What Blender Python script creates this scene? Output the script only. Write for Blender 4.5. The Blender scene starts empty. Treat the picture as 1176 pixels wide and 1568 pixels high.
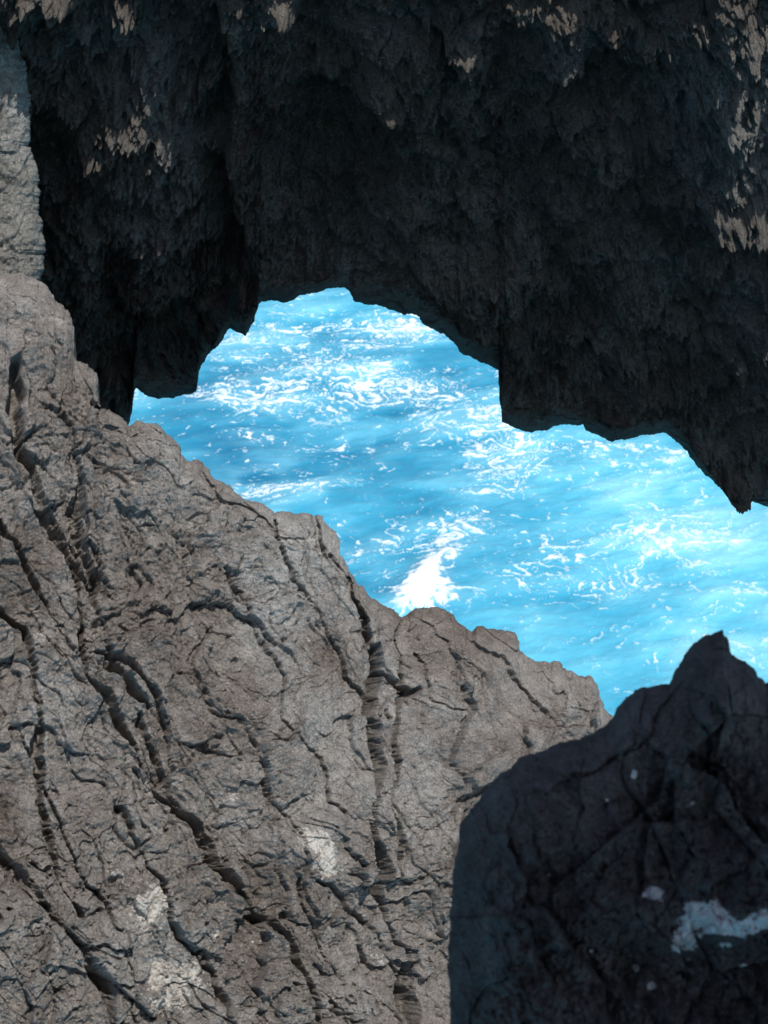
import bpy, math, numpy as np
np.seterr(all='ignore')
F32=np.float32
# ------------------------------------------------------------------ camera frame
CAM=np.array([0.0,0.0,16.0]); PITCH=math.radians(25); FPX=784/math.tan(math.radians(19))
Fv=np.array([0,math.cos(PITCH),-math.sin(PITCH)]); Uv=np.array([0,math.sin(PITCH),math.cos(PITCH)]); Rv=np.array([1.0,0,0])
def ray(x,y):
    return Fv+((x-588)/FPX)[...,None]*Rv+((784-y)/FPX)[...,None]*Uv
# ------------------------------------------------------------------ noise
rng=np.random.RandomState(7)
PERM=np.tile(rng.permutation(4096),2).astype(np.int32)
GR=rng.uniform(-1,1,(4096,3)).astype(F32)
GX,GY,GZ=[np.ascontiguousarray(GR[:,i]) for i in range(3)]
def gn(p,seed=0):
    p=np.asarray(p)
    fl=np.floor(p); f=(p-fl).astype(F32); i=fl.astype(np.int32)
    u=f*f*f*(f*(f*6-15)+10); so=seed*131+17
    out=np.zeros(p.shape[:-1],F32)
    fx,fy,fz=f[...,0],f[...,1],f[...,2]; ux,uy,uz=u[...,0],u[...,1],u[...,2]
    zs=[(i[...,2]+dz+so)&4095 for dz in (0,1)]
    flat2=not np.any(p[...,2])
    for dx in (0,1):
        hx=PERM[(i[...,0]+dx)&4095]; wx=ux if dx else 1-ux
        for dy in (0,1):
            hxy=PERM[(hx+i[...,1]+dy)&4095]; wxy=wx*(uy if dy else 1-uy)
            for dz in ((0,) if flat2 else (0,1)):
                h=PERM[(hxy+zs[dz])&4095]
                wz=1 if flat2 else (uz if dz else 1-uz)
                out+=wxy*wz*(GX[h]*(fx-dx)+GY[h]*(fy-dy)+GZ[h]*(fz-dz))
    return out*1.3
def fbm(p,o,seed=0,g=0.5):
    a=1;r=0; z=np.any(p[...,2])
    for k in range(o):
        q=p*2.03**k
        if z: q=q+k*7.3
        else: q=q+np.array([k*7.3,k*3.1,0])
        r=r+a*gn(q,seed+k); a*=g
    return r
def ridged(p,o,seed=0,g=0.5):
    a=1;r=0
    for k in range(o):
        r=r+a*(1-2.2*np.abs(gn(p*2.03**k+np.array([k*3.7,k*1.7,0]),seed+k))); a*=g
    return r
def facet(a,b,scale,seed,tilt=1.0):
    x=a*scale;y=b*scale; ix=np.floor(x).astype(np.int32);iy=np.floor(y).astype(np.int32)
    x=(x-ix).astype(F32); y=(y-iy).astype(F32)
    d1=np.full(x.shape,9.,F32);d2=np.full(x.shape,9.,F32);hh=np.zeros(x.shape,F32)
    for dx in (-1,0,1):
        hx=PERM[(ix+dx+seed*37)&4095]
        for dy in (-1,0,1):
            h=PERM[(hx+iy+dy)&4095]; h2=PERM[(h+seed)&4095]
            px=x-dx-(GX[h]*.5+.5); py=y-dy-(GY[h]*.5+.5)
            d=np.sqrt(px*px+py*py)
            v=tilt*(GX[h2]*px+GY[h2]*py)+GZ[h2]*0.4
            c=d<d1
            d2=np.where(c,d1,np.minimum(d2,d)); hh=np.where(c,v,hh); d1=np.where(c,d,d1)
    return hh,d2-d1
def ss(a,b,x):
    t=np.clip((x-a)/(b-a),0,1); return t*t*(3-2*t)
def polyd(x,y,pts):
    x=x.astype(F32);y=y.astype(F32)
    D=np.full(x.shape,1e9,F32); S=np.zeros(x.shape,F32)
    for (x0,y0),(x1,y1) in zip(pts[:-1],pts[1:]):
        dx,dy=x1-x0,y1-y0; L=dx*dx+dy*dy
        t=np.clip(((x-x0)*dx+(y-y0)*dy)/L,0,1)
        d=np.hypot(x-x0-t*dx,y-y0-t*dy); c=d<D
        D=np.where(c,d,D); S=np.where(c,np.sign((x-x0)*dy-(y-y0)*dx),S)
    return D,S
def mesh_grid(name,P,attrs,mat,flip=False):
    n,m,_=P.shape
    me=bpy.data.meshes.new(name); me.vertices.add(n*m); me.vertices.foreach_set("co",P.reshape(-1).astype(np.float32))
    i=np.arange(n*m).reshape(n,m)
    q=np.stack([i[:-1,:-1],i[1:,:-1],i[1:,1:],i[:-1,1:]],-1).reshape(-1,4)
    if flip: q=q[:,::-1]
    nf=len(q); me.loops.add(nf*4); me.loops.foreach_set("vertex_index",q.reshape(-1).astype(np.int32))
    me.polygons.add(nf); me.polygons.foreach_set("loop_start",(np.arange(nf)*4).astype(np.int32))
    me.update(calc_edges=True)
    me.polygons.foreach_set("use_smooth",np.ones(nf,bool))
    for k,v in attrs.items():
        a=me.attributes.new(k,'FLOAT','POINT'); a.data.foreach_set("value",v.reshape(-1).astype(np.float32))
    me.materials.append(mat); ob=bpy.data.objects.new(name,me); bpy.context.collection.objects.link(ob); return ob
# ------------------------------------------------------------------ materials
class NT:
    def __init__(s,name):
        s.m=bpy.data.materials.new(name); s.m.use_nodes=True; s.t=s.m.node_tree; s.b=s.t.nodes["Principled BSDF"]
        s.co=s.t.nodes.new("ShaderNodeTexCoord").outputs["Object"]
    def L(s,a,b): s.t.links.new(a,b)
    def noise(s,scale,det=4,rough=0.6,dist=0):
        n=s.t.nodes.new("ShaderNodeTexNoise"); n.inputs["Scale"].default_value=scale; n.inputs["Detail"].default_value=det
        n.inputs["Roughness"].default_value=rough; n.inputs["Distortion"].default_value=dist
        s.L(s.co,n.inputs["Vector"]); return n.outputs["Fac"]
    def vor(s,scale,feat='F1'):
        n=s.t.nodes.new("ShaderNodeTexVoronoi"); n.feature=feat; n.inputs["Scale"].default_value=scale; s.L(s.co,n.inputs["Vector"]); return n.outputs["Distance"]
    def ramp(s,f,stops):
        r=s.t.nodes.new("ShaderNodeValToRGB"); e=r.color_ramp.elements
        while len(e)<len(stops): e.new(0.5)
        for el,(p,c) in zip(e,stops): el.position=p; el.color=(*c,1) if not isinstance(c,(int,float)) else (c,c,c,1)
        s.L(f,r.inputs[0]); return r.outputs[0]
    def mix(s,f,a,b,mode='MIX'):
        n=s.t.nodes.new("ShaderNodeMix"); n.data_type='RGBA'; n.blend_type=mode
        for v,k in ((f,0),(a,6),(b,7)):
            if hasattr(v,'links'): s.L(v,n.inputs[k])
            elif k==0: n.inputs[0].default_value=v
            else: n.inputs[k].default_value=(*v,1)
        return n.outputs[2]
    def math(s,op,a,b=0):
        n=s.t.nodes.new("ShaderNodeMath"); n.operation=op
        for v,k in ((a,0),(b,1)):
            if hasattr(v,'links'): s.L(v,n.inputs[k])
            else: n.inputs[k].default_value=v
        return n.outputs[0]
    def attr(s,name):
        n=s.t.nodes.new("ShaderNodeAttribute"); n.attribute_name=name; return n.outputs["Fac"]
    def bump(s,h,dist,strength=1,prev=None):
        n=s.t.nodes.new("ShaderNodeBump"); n.inputs["Distance"].default_value=dist; n.inputs["Strength"].default_value=strength
        s.L(h,n.inputs["Height"]); 
        if prev is not None: s.L(prev,n.inputs["Normal"])
        return n.outputs["Normal"]
def rock_mat(name,dark,mid,light,speck=0.5,crust=(0.6,0.56,0.5),bumpd=0.012,fine=1.0,pale=(0.3,0.3,0.29)):
    k=NT(name)
    c=k.ramp(k.noise(1.7,6,0.65,0.6),[(0.34,dark),(0.5,mid),(0.66,light)])
    tn=k.math('ADD',k.attr("tone"),k.math('MULTIPLY',k.math('SUBTRACT',k.noise(6,5,0.7),0.5),0.9))
    tf=k.math('MULTIPLY',k.ramp(tn,[(0.2,0.0),(0.8,1.0)]),k.ramp(k.attr("tone"),[(0.02,0.0),(0.3,1.0)]))
    c=k.mix(tf,c,pale)
    c2=k.ramp(k.noise(16,7,0.75),[(0.33,0.66),(0.5,0.98),(0.67,1.30)])
    c=k.mix(1.0,c,c2,'MULTIPLY')
    c3=k.ramp(k.noise(120*fine,3,0.7),[(0.33,0.60),(0.5,1.0),(0.67,1.4)])
    c=k.mix(0.85,c,c3,'MULTIPLY')
    sp=k.ramp(k.vor(60*fine),[(0.12,1.0),(0.20,0.0)])
    gate=k.ramp(k.noise(9,2),[(0.5,0.0),(0.66,1.0)])
    c=k.mix(k.math('MULTIPLY',k.math('MULTIPLY',sp,gate),speck),c,(0.5,0.47,0.43))
    cr=k.math('ADD',k.attr("crust"),k.math('MULTIPLY',k.math('SUBTRACT',k.noise(20,6,0.8),0.5),3.0))
    crf=k.math('MULTIPLY',k.ramp(cr,[(0.44,0.0),(0.60,1.0)]),k.ramp(k.attr("crust"),[(0.02,0.0),(0.15,1.0)]))
    c=k.mix(crf,c,k.mix(k.noise(45,4,.7),tuple(v*0.75 for v in crust),tuple(min(1,v*1.25) for v in crust)))
    k.L(c,k.b.inputs["Base Color"]); k.b.inputs["Roughness"].default_value=0.9; k.b.inputs["Specular IOR Level"].default_value=0.2
    n=k.bump(k.noise(18,9,0.8,0.2),bumpd*3.2,1.0)
    n=k.bump(k.noise(95*fine,4,0.75),bumpd,1.0,n)
    k.L(n,k.b.inputs["Normal"]); return k.m
M_slab=rock_mat("volcanic_rock_sunlit",(0.235,0.200,0.172),(0.325,0.292,0.262),(0.41,0.385,0.355),0.8,crust=(0.80,0.75,0.67),bumpd=0.013,pale=(0.44,0.43,0.405))
M_left=rock_mat("grey_cliff_rock",(0.25,0.24,0.21),(0.33,0.32,0.29),(0.43,0.415,0.38),0.3,bumpd=0.014)
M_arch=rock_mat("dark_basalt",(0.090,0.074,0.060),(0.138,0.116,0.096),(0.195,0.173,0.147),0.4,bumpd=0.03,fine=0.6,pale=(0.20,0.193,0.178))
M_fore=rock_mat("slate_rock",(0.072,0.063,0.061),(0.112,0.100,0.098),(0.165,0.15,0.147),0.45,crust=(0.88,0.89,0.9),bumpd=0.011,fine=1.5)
# ------------------------------------------------------------------ rock builder
def resample(pts,n,jit,seed,win=None):
    p=np.array(pts,float); s=np.r_[0,np.cumsum(np.hypot(*np.diff(p,axis=0).T))]
    f=np.linspace(0,s[-1],4000); fx=np.interp(f,s,p[:,0]); fy=np.interp(f,s,p[:,1])
    w=np.where((fx>-40)&(fx<1216)&(fy<1610)&(fy>-40),1.0,0.2)
    if win is not None: w=np.where((fx>win[0])&(fx<win[1]),1.0,0.2)
    c=np.r_[0,np.cumsum(w)[:-1]]; u=np.interp(np.linspace(0,c[-1],n),c,f)
    x=np.interp(u,s,p[:,0]);y=np.interp(u,s,p[:,1])
    q=np.stack([u/45,u*0,u*0+.37],-1)
    return x+jit*fbm(q,5,seed,0.68),y+jit*fbm(q+50,5,seed+9,0.68)
def gsm(v,k):
    w=np.exp(-0.5*(np.arange(-3*k,3*k+1)/k)**2); w/=w.sum(); return np.convolve(np.pad(v,3*k,'edge'),w,'valid')
def rock(name,outline,basey,n0,p0,dist,disp,mat,Ns,Nt,jit=6,rad=0.35,back=(0,1.5,-3),seed=0,edge=0.35,crustf=None,tonef=None,skirt=None,baserange=None,win=None,tcut=0.22):
    n0=np.array(n0,float); n0/=np.linalg.norm(n0)
    r0=ray(np.array(p0[0],float),np.array(p0[1],float)); r0/=np.linalg.norm(r0); Q=CAM+r0*dist
    ox,oy=resample(outline,Ns,jit,seed,win)
    bx=np.maximum.accumulate(gsm(ox,Ns//40))
    if baserange is not None:
        f=(bx-bx[0])/(bx[-1]-bx[0]); bx=baserange[0]+f*(baserange[1]-baserange[0])
    nlo=int(Nt*0.07); t=np.r_[np.linspace(0,tcut,nlo,endpoint=False),np.linspace(tcut,1,Nt-nlo)]
    X=bx[:,None]*(1-t)+ox[:,None]*t; Y=basey*(1-t)+oy[:,None]*t
    d=ray(X,Y); k=((Q-CAM)@n0)/(d@n0); P=CAM+d*k[...,None]
    ed=np.linalg.norm(P-P[:,-1:,:],axis=-1)
    q=np.clip(ed/rad,0,1)
    rnd=rad*0.8*(1-np.sqrt(np.clip(1-(1-q)**2,0,1)))
    ex=np.array([1,0,0.])-n0*n0[0]; ex/=np.linalg.norm(ex); ey=np.cross(n0,ex)
    a=P@ex; b=P@ey
    h=disp(X,Y,P,a,b)
    env=edge+(1-edge)*ss(0,rad*1.2,ed)
    dn=d/np.linalg.norm(d,axis=-1,keepdims=True)
    bl=ss(0,rad*1.6,ed)[...,None]
    P2=P+dn*rnd[...,None]+(n0*bl-dn*(1-bl))*(h*env)[...,None]
    cr=crustf(X,Y) if crustf else np.zeros(X.shape)
    to=tonef(X,Y) if tonef else np.zeros(X.shape)
    nb=70; tb=(np.arange(1,nb+1)/nb)[None,:,None]; bk=np.array(back,float)
    rim=P2[:,-1:,:]; fd=dn[:,-1:,:]
    B=rim+bk*tb**1.6+fd*(abs(bk[1])*0.36)*np.sqrt(tb)
    B=B+fbm(B*1.3,4,seed+40)[...,None]*0.30*tb*np.array([0.6,1,0.4])
    z=np.zeros(B.shape[:2])
    parts=[P2,B]; cs=[cr,z]; ts=[to,z]
    if skirt is not None:
        ns=30; tsk=(np.arange(ns,0,-1)/ns)[None,:,None]
        S=P2[:,:1,:]+np.array(skirt,float)*tsk
        S=S+fbm(S*0.8,4,seed+60)[...,None]*0.5*np.minimum(1,tsk*3)*np.array([0.5,1,0.3])
        z=np.zeros(S.shape[:2]); parts=[S]+parts; cs=[z]+cs; ts=[z]+ts
    return mesh_grid(name,np.concatenate(parts,1),{"crust":np.concatenate(cs,1),"tone":np.concatenate(ts,1)},mat)
def blobs(X,Y,L):
    r=0
    for (x,y,sx,sy,a) in L: r=r+a*np.exp(-((X-x)/sx)**2-((Y-y)/sy)**2)
    return r
# ------------------------------------------------------------------ lower sunlit rock
slab_out=[(-420,250),(-200,380),(-60,412),(0,415),(58,424),(75,436),(90,462),(106,482),(114,515),(119,552),(138,560),(149,578),(152,600),(154,625),(177,632),(202,650),(215,642),(242,646),(254,660),(272,675),(284,700),(302,702),(327,735),(352,745),(377,768),(402,770),(417,784),(447,786),(492,788),(500,800),(517,820),(524,850),(536,872),(550,890),(562,910),(590,925),(612,940),(650,930),(693,936),(703,950),(722,966),(735,961),(788,966),(800,988),(812,1004),(830,1010),(870,1022),(905,1038),(918,1053),(930,1090),(965,1130),(1050,1240),(1200,1400),(1400,1560)]
cracks=[([(95,640),(122,700),(118,790),(140,880),(160,960),(172,1020),(225,1080)],6,0.13,0.02),
([(20,560),(25,690),(60,760),(110,850),(125,930),(130,1040),(190,1120),(230,1200),(300,1260),(340,1340),(385,1395),(440,1440),(465,1500),(480,1600)],6.5,0.15,-0.01),
([(535,880),(550,950),(566,1010),(600,1050),(622,1062)],3.6,0.11,0.01),
([(572,1000),(558,1100),(578,1180),(562,1260),(582,1350),(602,1420),(628,1470),(640,1600)],7,0.17,0.02),
([(612,945),(606,1060),(600,1160),(594,1230),(602,1340)],3.0,0.08,-0.01),
([(350,860),(400,970),(430,1050),(430,1110),(480,1170),(502,1230),(530,1245)],2.2,0.05,0.01),
([(420,790),(440,860),(480,930),(520,1020),(550,1070),(570,1110)],2.4,0.06,0.01),
([(-20,1280),(40,1350),(80,1410),(130,1450),(165,1540),(180,1620)],6.5,0.15,0.02),
([(-20,930),(30,960),(52,1040),(60,1130),(66,1250),(78,1310),(120,1400)],6,0.14,-0.01),
([(210,1095),(250,1180),(300,1270),(350,1350)],3,0.08,0.01),
([(300,700),(330,760),(420,800)],2.2,0.04,0.01),
([(640,1000),(665,1070),(690,1085)],2.4,0.05,0.0),([(690,1240),(735,1200),(760,1185),(800,1170)],3.0,0.07,0.02),([(730,985),(790,1050),(835,1100)],2.2,0.04,0.01),
([(480,790),(500,840),(525,870)],3,0.07,0.01),([(150,1000),(200,1010),(235,1060),(260,1120)],3.5,0.09,0.01),
([(180,1240),(230,1330),(260,1420),(330,1500),(360,1568)],3.6,0.09,0.01),([(0,800),(30,850),(70,930),(110,1000)],4,0.11,-0.01),
([(700,1050),(690,1150),(710,1240),(680,1330)],2.4,0.05,0.01),([(330,960),(290,1010),(320,1090),(370,1110)],2.2,0.04,0.01),([(480,1350),(560,1400),(620,1500)],2.6,0.06,0.01),
([(40,1130),(90,1250),(120,1330),(200,1440),(210,1568)],3.6,0.10,0.01),([(640,1060),(600,1075)],3,0.08,0.0),([(380,1130),(450,1290),(470,1400),(520,1500)],2.4,0.05,0.01)]
def slab_disp(X,Y,P,a,b):
    w=fbm(P*1.8,3,5); w2=fbm(P*7,3,6); wp=fbm(P*1.8+31,3,8)
    th=math.radians(-68)
    u=a*math.cos(th)+b*math.sin(th); v=-a*math.sin(th)+b*math.cos(th)
    u=u+0.15*w+.05*w2; v=v+0.13*wp+0.02*w2
    G=np.stack([u*1.8,v*4.4,u*0],-1)
    left=np.clip(1-ss(250,560,X-(Y-900)*0.35),0,1)*ss(480,700,Y)
    low=ss(1150,1400,Y)
    rough=np.clip(0.04+0.80*np.maximum(left*0.8,low*0.95)+0.45*fbm(P*1.4+60,2,9),0.02,1)
    h=0.13*fbm(P*0.8,2,2)+0.10*fbm(P*2.2,3,3)
    h=h+(ridged(G,4,11,0.6)-1.0)*0.010*rough
    fis=np.abs(gn(G*np.array([1,1.3,1])+np.array([9,9,0]),77)); h=h-0.045*rough*(1-ss(0.0,0.03,fis))*ss(0.05,0.2,fbm(P*1.6+4,2,70))
    f1,e1=facet(u*0.75+.02*w2,v+.02*w2,4.0,21,1.5); f2,e2=facet(u*0.85+.02*w2,v+.02*w2,10,22,1.5); f3,e3=facet(u+.02*w2,v-.02*w2,27,23,1.5); f4,e4=facet(a+.01*w2,b,60,24,1.5)
    h=h+f1*0.050*(0.6+0.6*rough)+f2*0.028*(0.30+rough)+f3*0.010*(0.30+1.3*rough)+f4*.003*(.4+rough)
    h=h-0.008*(1-ss(0,0.05,e2))*rough-0.022*(1-ss(0,0.022,e1))*(.25+rough)
    fine=fbm(P*17,4,31,0.7)
    h=h+0.022*fine*(0.28+1.0*rough)
    pit=gn(P*np.array([9,6,6])+1.2*w2[...,None],55); h=h-0.05*ss(0.38,0.62,pit)*(0.15+rough)
    h=h+blobs(X,Y,[(760,1110,150,200,0.14),(440,1050,110,220,0.05),(60,1050,50,200,0.06),(20,620,60,180,0.08),(660,1480,80,100,-0.12),(480,1300,60,80,0.05),(240,1400,50,70,0.04),(0,1450,60,120,0.06)])
    j=14*fbm(P*5,3,90,.5)+3.5*fine; j2=14*fbm(P*5+20,3,91,.5)+4*gn(P*26+5,96)
    for n,(pts,wd,dp,st) in enumerate(cracks):
        D,S=polyd(X+j,Y+j2,pts); br=gn(P*3.3+n*5.7,97)
        ww=np.maximum(wd*(0.8+1.7*np.clip(br*1.2+0.15,-.33,1)),1.6)
        h=h-dp*np.clip(ww/wd,0.3,1)*np.clip((1.25-D/ww)*1.3,0,1)+st*S*np.exp(-D/50)*(1-np.exp(-D/3))
    return h
def slab_crust(X,Y): return blobs(X,Y,[(466,1286,24,20,.9),(492,1322,18,30,1.0),(225,1388,26,36,.8),(245,1375,14,20,.5),(290,1495,36,30,.75),(240,1490,30,36,.5),(400,1440,30,20,.35),(590,1470,25,20,.35),(360,1215,15,12,.55),(260,1540,40,20,.45),(180,1340,15,15,.45),(330,1440,14,12,.5),(720,1290,14,10,.4),(60,980,16,30,.35),(420,905,8,14,.45),(470,985,8,10,.4)])
def slab_tone(X,Y): return blobs(X,Y,[(450,860,110,100,.7),(420,1000,60,90,.5),(500,1120,60,70,.45),(60,760,50,60,.5),(860,1060,60,50,.35),(640,1200,50,90,.3),(150,900,60,60,.3),(40,480,50,60,.3),(480,1290,50,60,.5),(250,1440,100,100,.55)])
rock("rock_slope",slab_out,1950,(0.35,-0.75,0.60),(450,1200),6.5,slab_disp,M_slab,1080,960,jit=7,rad=0.16,back=(-0.8,2.2,-13),seed=3,edge=0.6,crustf=slab_crust,tonef=slab_tone,skirt=(0.5,-0.6,-9),baserange=(-420,1250),win=(-40,980))
# ------------------------------------------------------------------ left pale cliff
lo=[(-25,-420),(-15,-250),(0,-100),(10,0),(25,60),(40,112),(47,190),(55,260),(64,340),(69,380),(60,425),(30,480),(-10,560)]
def rock_left():
    n0=np.array((0.45,-0.80,0.35)); n0/=np.linalg.norm(n0)
    r0=ray(np.array(20.),np.array(250.)); r0/=np.linalg.norm(r0); Q=CAM+r0*7.3
    Ns,Nt=520,200
    ox,oy=resample(lo,Ns,8,17,win=(-30,100)); by=np.linspace(oy[0],oy[-1],Ns)
    t=np.linspace(0,1,Nt)**0.5; X=-600*(1-t)+ox[:,None]*t; Y=by[:,None]*(1-t)+oy[:,None]*t
    d=ray(X,Y); P=CAM+d*(((Q-CAM)@n0)/(d@n0))[...,None]
    ed=np.linalg.norm(P-P[:,-1:],axis=-1); q=np.clip(ed/0.15,0,1); rnd=0.12*(1-np.sqrt(1-(1-q)**2))
    w=fbm(P*6,3,129); a=P[...,0]+.04*w; b=P[...,2]*.6+.04*w
    f1,e1=facet(a,b,5,121);f2,e2=facet(a,b,13,122);f3,e3=facet(a,b,36,123)
    h=0.10*fbm(P*1.5,3,40)+0.040*f1+0.022*f2+0.009*f3+0.026*fbm(P*17,4,43,0.7)
    h=h*(0.5+0.5*ss(0,0.2,ed))
    P=P+d*rnd[...,None]+n0*h[...,None]
    tb=(np.arange(1,51)/50)[None,:,None]; B=P[:,-1:]+np.array([-1.6,2.0,0])*tb; B=B+fbm(B*1.5,4,140)[...,None]*0.25*tb**.5
    G=np.concatenate([P,B],1); z=np.zeros(G.shape[:2])
    return mesh_grid("cliff_wall",G,{"crust":z,"tone":z},M_left,flip=True)
rock_left()
# ------------------------------------------------------------------ dark arch
arch_out=[(-600,700),(-200,690),(60,660),(150,690),(198,655),(204,640),(208,594),(222,603),(240,612),(270,610),(298,603),(303,585),(308,560),(318,540),(335,530),(343,512),(352,500),(365,508),(378,514),(388,498),(400,463),(412,459),(425,462),(440,464),(455,457),(475,448),(500,444),(530,440),(540,456),(555,465),(590,473),(640,482),(655,501),(690,518),(705,538),(740,558),(764,567),(767,600),(771,647),(790,657),(808,663),(830,658),(850,653),(893,648),(903,663),(935,675),(960,670),(1020,660),(1050,690),(1075,720),(1100,745),(1130,763),(1180,777),(1300,830),(1500,1000),(1900,1200)]
def arch_disp(X,Y,P,a,b):
    w=fbm(P*1.2,3,205); w2=fbm(P*5,3,206)
    th=math.radians(60); u=a*math.cos(th)+b*math.sin(th)+.15*w; v=-a*math.sin(th)+b*math.cos(th)+.06*w2
    h=0.28*fbm(P*0.6,2,202)+0.24*fbm(P*1.5,3,203)
    f1,e1=facet(u,v*0.6,2.0,221,1.2);f2,e2=facet(u+.03*w2,v*.7,5.5,222,1.5);f3,e3=facet(u+.02*w2,v,16,223,1.5)
    up=1-ss(150,500,Y)
    side=np.clip(1-ss(250,420,X)+ss(780,1000,X),0,1)
    h=h+0.14*f1+0.070*f2+0.026*f3+0.045*fbm(P*13,5,231,0.78)
    kn=fbm(P*5.5,4,240,0.7); h=h+(0.06+0.10*up*(0.25+0.75*side))*np.clip(kn,-.5,1)
    D,S=polyd(X,Y,[(330,-60),(360,120),(345,250),(372,340),(375,420),(340,500)])
    h=h-0.25*np.where(S>0,-1,1)*np.exp(-D/90)*(1-np.exp(-D/8))
    h=h+blobs(X,Y,[(220,260,150,200,0.28),(480,250,110,220,-0.35),(640,60,60,60,0.12),(430,-10,50,40,0.20),(870,60,45,50,0.26),(800,250,110,140,-0.25),(1120,150,80,130,0.46),(1160,500,60,80,0.2),(740,470,80,60,0.12),(200,505,90,40,-0.35),(1000,560,120,60,-0.2),(620,300,70,200,0.10),(630,210,40,40,-.12)])
    return h
def arch_sunlit_tone(X,Y): return blobs(X,Y,[(1130,130,140,190,.9),(870,60,60,60,.6),(250,250,110,150,.6),(180,40,150,80,.7),(620,20,140,50,.5),(1140,470,60,90,.5),(430,0,60,40,.6)])  # paler over the sunlit upper arch: sunlight put into the rock colour
rock("rock_arch",arch_out,-330,(0.0,-0.86,-0.51),(600,600),9.6,arch_disp,M_arch,1000,720,jit=5,rad=0.3,back=(0,3.5,2.5),seed=13,edge=0.2,tonef=arch_sunlit_tone,skirt=(0,3.0,3.0))
# ------------------------------------------------------------------ foreground boulder
fo=[(640,2150),(665,1900),(686,1700),(692,1568),(688,1480),(690,1400),(695,1330),(702,1275),(722,1235),(757,1192),(797,1160),(848,1140),(898,1123),(933,1110),(946,1080),(973,1058),(1003,1050),(1030,1046),(1043,1015),(1060,988),(1083,972),(1106,964),(1117,978),(1122,1003),(1150,1022),(1170,1048),(1200,1050),(1260,1100),(1400,1200),(1600,1500),(1700,2150)]
def fore():
    n0=np.array((-0.15,-0.80,0.58)); n0/=np.linalg.norm(n0)
    r0=ray(np.array(950.),np.array(1350.)); r0/=np.linalg.norm(r0); Q=CAM+r0*2.5
    Ns,Nt=850,520
    ox,oy=resample(fo,Ns,6,27)
    s=np.linspace(0,1,Ns); bx=1000+250*s; by=np.full(Ns,2150.)
    t=np.linspace(0,1,Nt); X=bx[:,None]*(1-t)+ox[:,None]*t; Y=by[:,None]*(1-t)+oy[:,None]*t
    d=ray(X,Y); P=CAM+d*(((Q-CAM)@n0)/(d@n0))[...,None]
    ed=np.linalg.norm(P-P[:,-1:],axis=-1); R=0.26; q=np.clip(ed/R,0,1); rnd=0.24*(1-np.sqrt(1-(1-q)**2))
    w=fbm(P*5,3,305); w2=fbm(P*18,3,306); a=P[...,0];b=P[...,2]
    f1,e1=facet(a+.04*w,b+.04*w,5,321,1.5);f2,e2=facet(a+.03*w+.01*w2,b*.8+.01*w2,13,322,1.5);f3,e3=facet(a+.006*w2,b,36,323,1.4);f4,e4=facet(a,b,90,324)
    h=0.10*fbm(P*2.5,2,302)+0.070*f1+0.034*f2+0.010*f3+0.002*f4+0.036*fbm(P*12,5,331,.72)
    h=h-0.02*ss(.3,.55,gn(P*16,340))
    h=h+blobs(X,Y,[(860,1250,110,90,0.05),(1100,1040,35,70,0.08),(980,1120,60,50,0.05),(1090,1400,120,60,0.07),(1000,1500,120,60,-0.07),(1130,1180,60,90,-0.06)])
    for pts,wd,dp in [([(965,1130),(960,1200),(985,1260),(1020,1330)],3,0.025),([(880,1190),(960,1160),(1010,1080)],4,0.03),([(1050,1060),(1090,1140),(1080,1230),(1176,1330)],3,0.025)]:
        D,S=polyd(X+40*w+14*w2,Y+25*w+14*w2,pts); h=h-dp*np.clip(1.2-D/wd,0,1)+.02*S*np.exp(-D/50)*(1-np.exp(-D/3))
    dn=d/np.linalg.norm(d,axis=-1,keepdims=True); bl=ss(0,R*1.2,ed)[...,None]
    h=h*(0.35+0.65*ss(0,R,ed)); P=P+d*rnd[...,None]+(n0*bl-dn*(1-bl))*h[...,None]
    tb=(np.arange(1,61)/60)[None,:,None]; B=P[:,-1:]+np.array([0.15,0.55,-1.2])*tb**1.4+dn[:,-1:]*0.3*np.sqrt(tb); B=B+fbm(B*3,4,340)[...,None]*0.08*tb
    cr=blobs(X,Y,[(1075,1405,34,20,1.5),(1048,1445,18,20,1.5),(1112,1415,28,13,1.3),(1160,1405,22,15,1.4),(1002,1366,12,9,1.8),(971,1186,5,7,1.5),(1070,1385,22,8,1.0),(975,1492,6,6,1.4),(1000,1518,7,5,1.4),(1110,1445,12,6,.8),(930,1225,4,4,.9),(1085,1180,4,4,.8),(1010,1340,5,4,.8),(1140,1480,7,5,.8),(840,1340,4,4,.8),(1060,1230,4,3,.8),(905,1460,4,4,.8)])
    G=np.concatenate([P,B],1); C=np.concatenate([cr,np.zeros(B.shape[:2])],1)
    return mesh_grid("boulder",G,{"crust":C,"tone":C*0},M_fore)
fore()
# ------------------------------------------------------------------ unseen rock added above the camera to shade the boulder
def shade_blocker():
    n,m=160,100
    th=np.linspace(0,2*np.pi,n)[:,None]; ph=np.linspace(0.001,np.pi-0.001,m)[None,:]
    D=np.stack([np.cos(th)*np.sin(ph),np.sin(th)*np.sin(ph),np.cos(ph)+0*th],-1)
    r=1+0.25*fbm(D*1.6,5,400); P=D*r[...,None]*np.array([1.05,0.9,0.4])+CAM+np.array([1.40,0.0,2.1])
    return mesh_grid("added_shade_rock",P,{"crust":np.zeros((n,m)),"tone":np.zeros((n,m))},M_arch)
shade_blocker()
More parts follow.
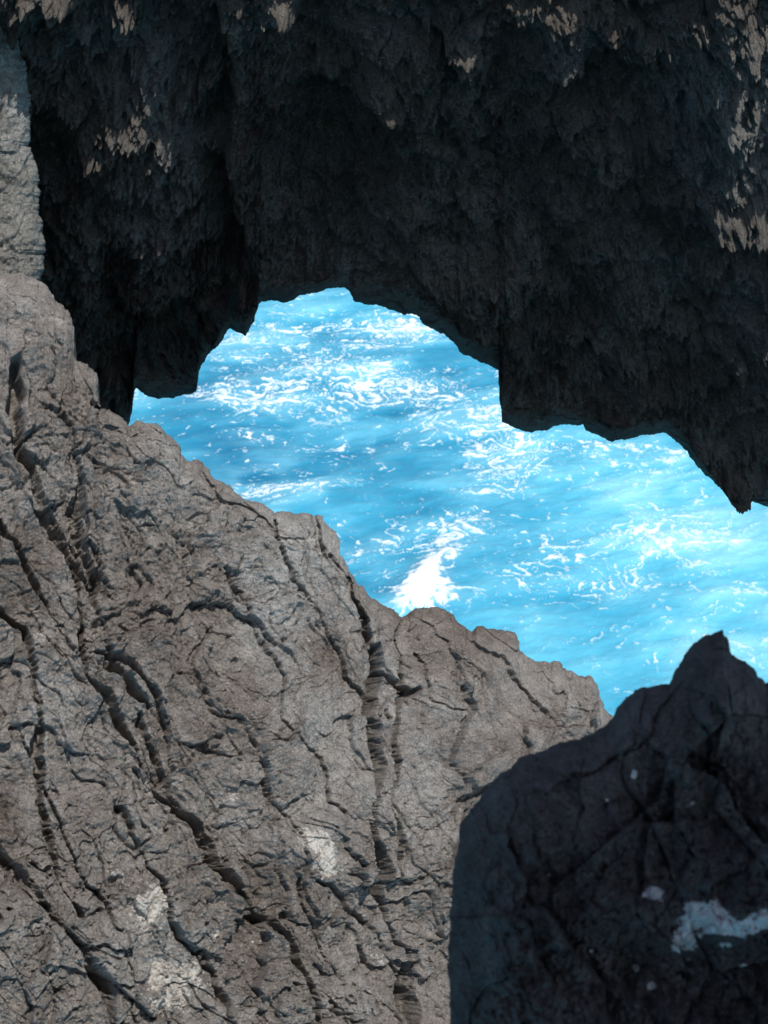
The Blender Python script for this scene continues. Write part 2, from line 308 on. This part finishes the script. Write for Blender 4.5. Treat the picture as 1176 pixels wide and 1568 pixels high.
# ------------------------------------------------------------------ sea
def axis(lo,hi,n,far):
    c=np.linspace(lo,hi,n); e=np.geomspace(0.3,far,60); return np.r_[lo-e[::-1],c,hi+e]
xs=axis(-10,15,950,4000); ys=axis(21,62,1000,4000)
XX,YY=np.meshgrid(xs,ys,indexing='ij'); Z0=np.zeros(XX.shape)
zc=-CAM[2]; dy=YY; fd=dy*Fv[1]+zc*Fv[2]; fd=np.where(fd<1,1,fd); PX=588+FPX*XX/fd; PY=784-FPX*(dy*Uv[1]+zc*Uv[2])/fd
near=(np.exp(-np.maximum(0,np.abs(XX-2)-14)/8)*np.exp(-np.maximum(0,np.abs(YY-41)-22)/10))
th=math.radians(25); u=XX*math.cos(th)+YY*math.sin(th); v=-XX*math.sin(th)+YY*math.cos(th)
N2=lambda a,b:np.stack([a,b,Z0],-1)
W1=fbm(N2(u*0.10,v*0.22),2,500); W2=fbm(N2(u*.5,v*1.0),4,510); W3=fbm(N2(XX*1.8,YY*2.4),3,520)
H=(0.26*W1+0.08*W2+0.025*W3)
wx=1.4*fbm(N2(XX*.35,YY*.35),3,530); wy=1.4*fbm(N2(XX*.35+9,YY*.35),3,531)
sx=0.35*fbm(N2(XX*1.5,YY*1.5),3,532,.6); sy=0.35*fbm(N2(XX*1.5+9,YY*1.5),3,533,.6)
A=XX+wx+sx; B_=YY+wy+sy
ua=A*math.cos(th)+B_*math.sin(th); va=-A*math.sin(th)+B_*math.cos(th)
l1=np.abs(fbm(N2(ua*0.45,va*1.0),3,540,0.5)); l2=np.abs(fbm(N2(A*1.2+5,B_*1.4),3,545,0.55)); l3=np.abs(fbm(N2(A*2.6+5,B_*2.6),3,548,0.55))
fleck=fbm(N2(A*2.8,B_*3.4),4,550,0.6)
gate=fbm(N2(A*0.9+3,B_*0.9),3,556,.6)
big=fbm(N2((u+wx)*.22,(v+wy)*.35),3,560)
dens=0.07+blobs(PX,PY,[(470,570,150,45,.5),(600,600,80,30,.5),(400,620,90,20,.6),(460,500,90,25,.3),(630,500,60,22,.75),(560,510,60,18,.3),(690,600,60,70,.25),(330,600,70,15,.4),(800,700,90,40,.4),(930,690,60,25,.5),(1020,710,70,25,.35),(400,750,60,14,.6),(600,765,90,15,.2),(700,800,110,22,.35),(850,840,120,30,.35),(1050,820,110,50,.35),(950,900,150,30,.3),(780,890,80,30,.3),(1100,930,90,40,.2),(600,900,50,20,.5),(560,680,90,14,.3),(740,690,35,60,.3),(380,670,60,12,.4),(480,740,90,10,.4)])
D,S=polyd(PX+25*W2,PY+18*W2,[(560,850),(640,835),(720,800),(780,750),(800,700),(770,640)]); dens=dens+0.30*np.exp(-(D/26)**2)
core=blobs(PX,PY,[(648,905,38,24,1.1),(660,875,24,22,.9),(625,922,30,16,.9),(684,852,22,12,.75),(700,835,30,10,.45),(690,915,30,14,.5),(640,500,20,10,.35)])
dens=np.clip(dens+0.28*big+.3*core,0,1.0)
wd1=0.03+0.20*dens; wd2=0.015+0.14*dens
foam=ss(0.0,1.2,1-l1/wd1)*ss(-.20,.22,gate+0.7*(dens-0.3))
foam=np.maximum(foam,0.85*ss(0.0,1.2,1-l2/wd2)*ss(-0.1,.3,gate+0.9*(dens-0.4)))
foam=np.maximum(foam,0.7*ss(0.0,1.1,1-l3/wd2)*ss(-0.05,.35,-gate+0.9*(dens-0.3)))
foam=np.maximum(foam,0.95*ss(0.28,0.54,fleck+0.5*(dens-0.45)))
foam=foam*(0.5+0.5*ss(.1,.5,dens))
foam=np.maximum(foam,ss(0.25,1.0,core+0.9*fleck))
milky=np.clip(0.42*dens+0.35*ss(-.1,.6,big)+0.3*W2+0.6*core,0,1)*0.7
tint=np.clip(0.36+0.26*big+0.18*W2+0.13*W1+blobs(PX,PY,[(1120,880,240,210,.40),(800,980,200,80,.22),(900,720,150,100,.18),(350,700,110,70,-.3),(360,590,100,60,-.12),(640,690,110,60,-.06),(560,830,60,30,-.12),(520,470,120,40,.12),(820,1030,120,40,.1)]),0,1)
H=H+0.04*foam*near+0.15*np.clip(core,0,1.2)
G=np.stack([XX,YY,H*near],-1)
k=NT("sea_water")
base=k.ramp(k.attr("tint"),[(0.0,(0.015,0.17,0.30)),(0.35,(0.045,0.32,0.48)),(0.65,(0.11,0.46,0.61)),(1.0,(0.28,0.64,0.73))])
base=k.mix(k.math('MULTIPLY',k.attr("milky"),0.55),base,(0.40,0.70,0.78))
ff=k.math('ADD',k.attr("foam"),k.math('MULTIPLY',k.math('SUBTRACT',k.noise(8,4,0.75),0.5),0.9))
ff=k.math('MULTIPLY',k.ramp(ff,[(0.12,0.0),(0.95,1.0)]),k.ramp(k.attr("foam"),[(0.02,0.0),(0.2,1.0)]))
base=k.mix(ff,base,(0.82,0.86,0.87))
k.L(base,k.b.inputs["Base Color"]); k.b.inputs["Roughness"].default_value=0.35; k.b.inputs["IOR"].default_value=1.33; k.b.inputs["Specular IOR Level"].default_value=0.3
n=k.bump(k.noise(2.4,5,0.65,0.4),0.08,0.7); k.L(n,k.b.inputs["Normal"])
mesh_grid("sea",G,{"foam":foam*near,"tint":tint*near+0.3*(1-near),"milky":milky*near},k.m)
# ------------------------------------------------------------------ light
el=math.radians(60); S=np.array([0.42,-0.907,0]); S/=np.linalg.norm(S); S=S*math.cos(el)+np.array([0,0,math.sin(el)])
from mathutils import Vector
sd=bpy.data.lights.new("sun","SUN"); sd.energy=4.5; sd.angle=math.radians(0.5); sd.color=(1,0.96,0.905)
so=bpy.data.objects.new("sun",sd); bpy.context.collection.objects.link(so); so.rotation_euler=Vector(S).to_track_quat('Z','Y').to_euler(); so.location=(0,-5,30)
w=bpy.data.worlds.new("World"); bpy.context.scene.world=w; w.use_nodes=True; nt=w.node_tree
sk=nt.nodes.new("ShaderNodeTexSky"); sk.sky_type='NISHITA'; sk.sun_disc=False; sk.sun_elevation=el; sk.sun_rotation=math.atan2(S[0],S[1])
nt.links.new(sk.outputs[0],nt.nodes["Background"].inputs[0]); nt.nodes["Background"].inputs[1].default_value=0.14
# ------------------------------------------------------------------ camera
cd=bpy.data.cameras.new("camera"); cd.sensor_fit='VERTICAL'; cd.sensor_height=24; cd.lens=12/math.tan(math.radians(19)); cd.clip_end=9000; cd.clip_start=0.05
cd.dof.use_dof=True; cd.dof.focus_distance=6.6; cd.dof.aperture_fstop=4.5
co=bpy.data.objects.new("camera",cd); bpy.context.collection.objects.link(co); co.location=CAM; co.rotation_euler=(math.pi/2-PITCH,0,0)
bpy.context.scene.camera=co
vs=bpy.context.scene.view_settings; vs.view_transform='Standard'; vs.look='None'; vs.exposure=0
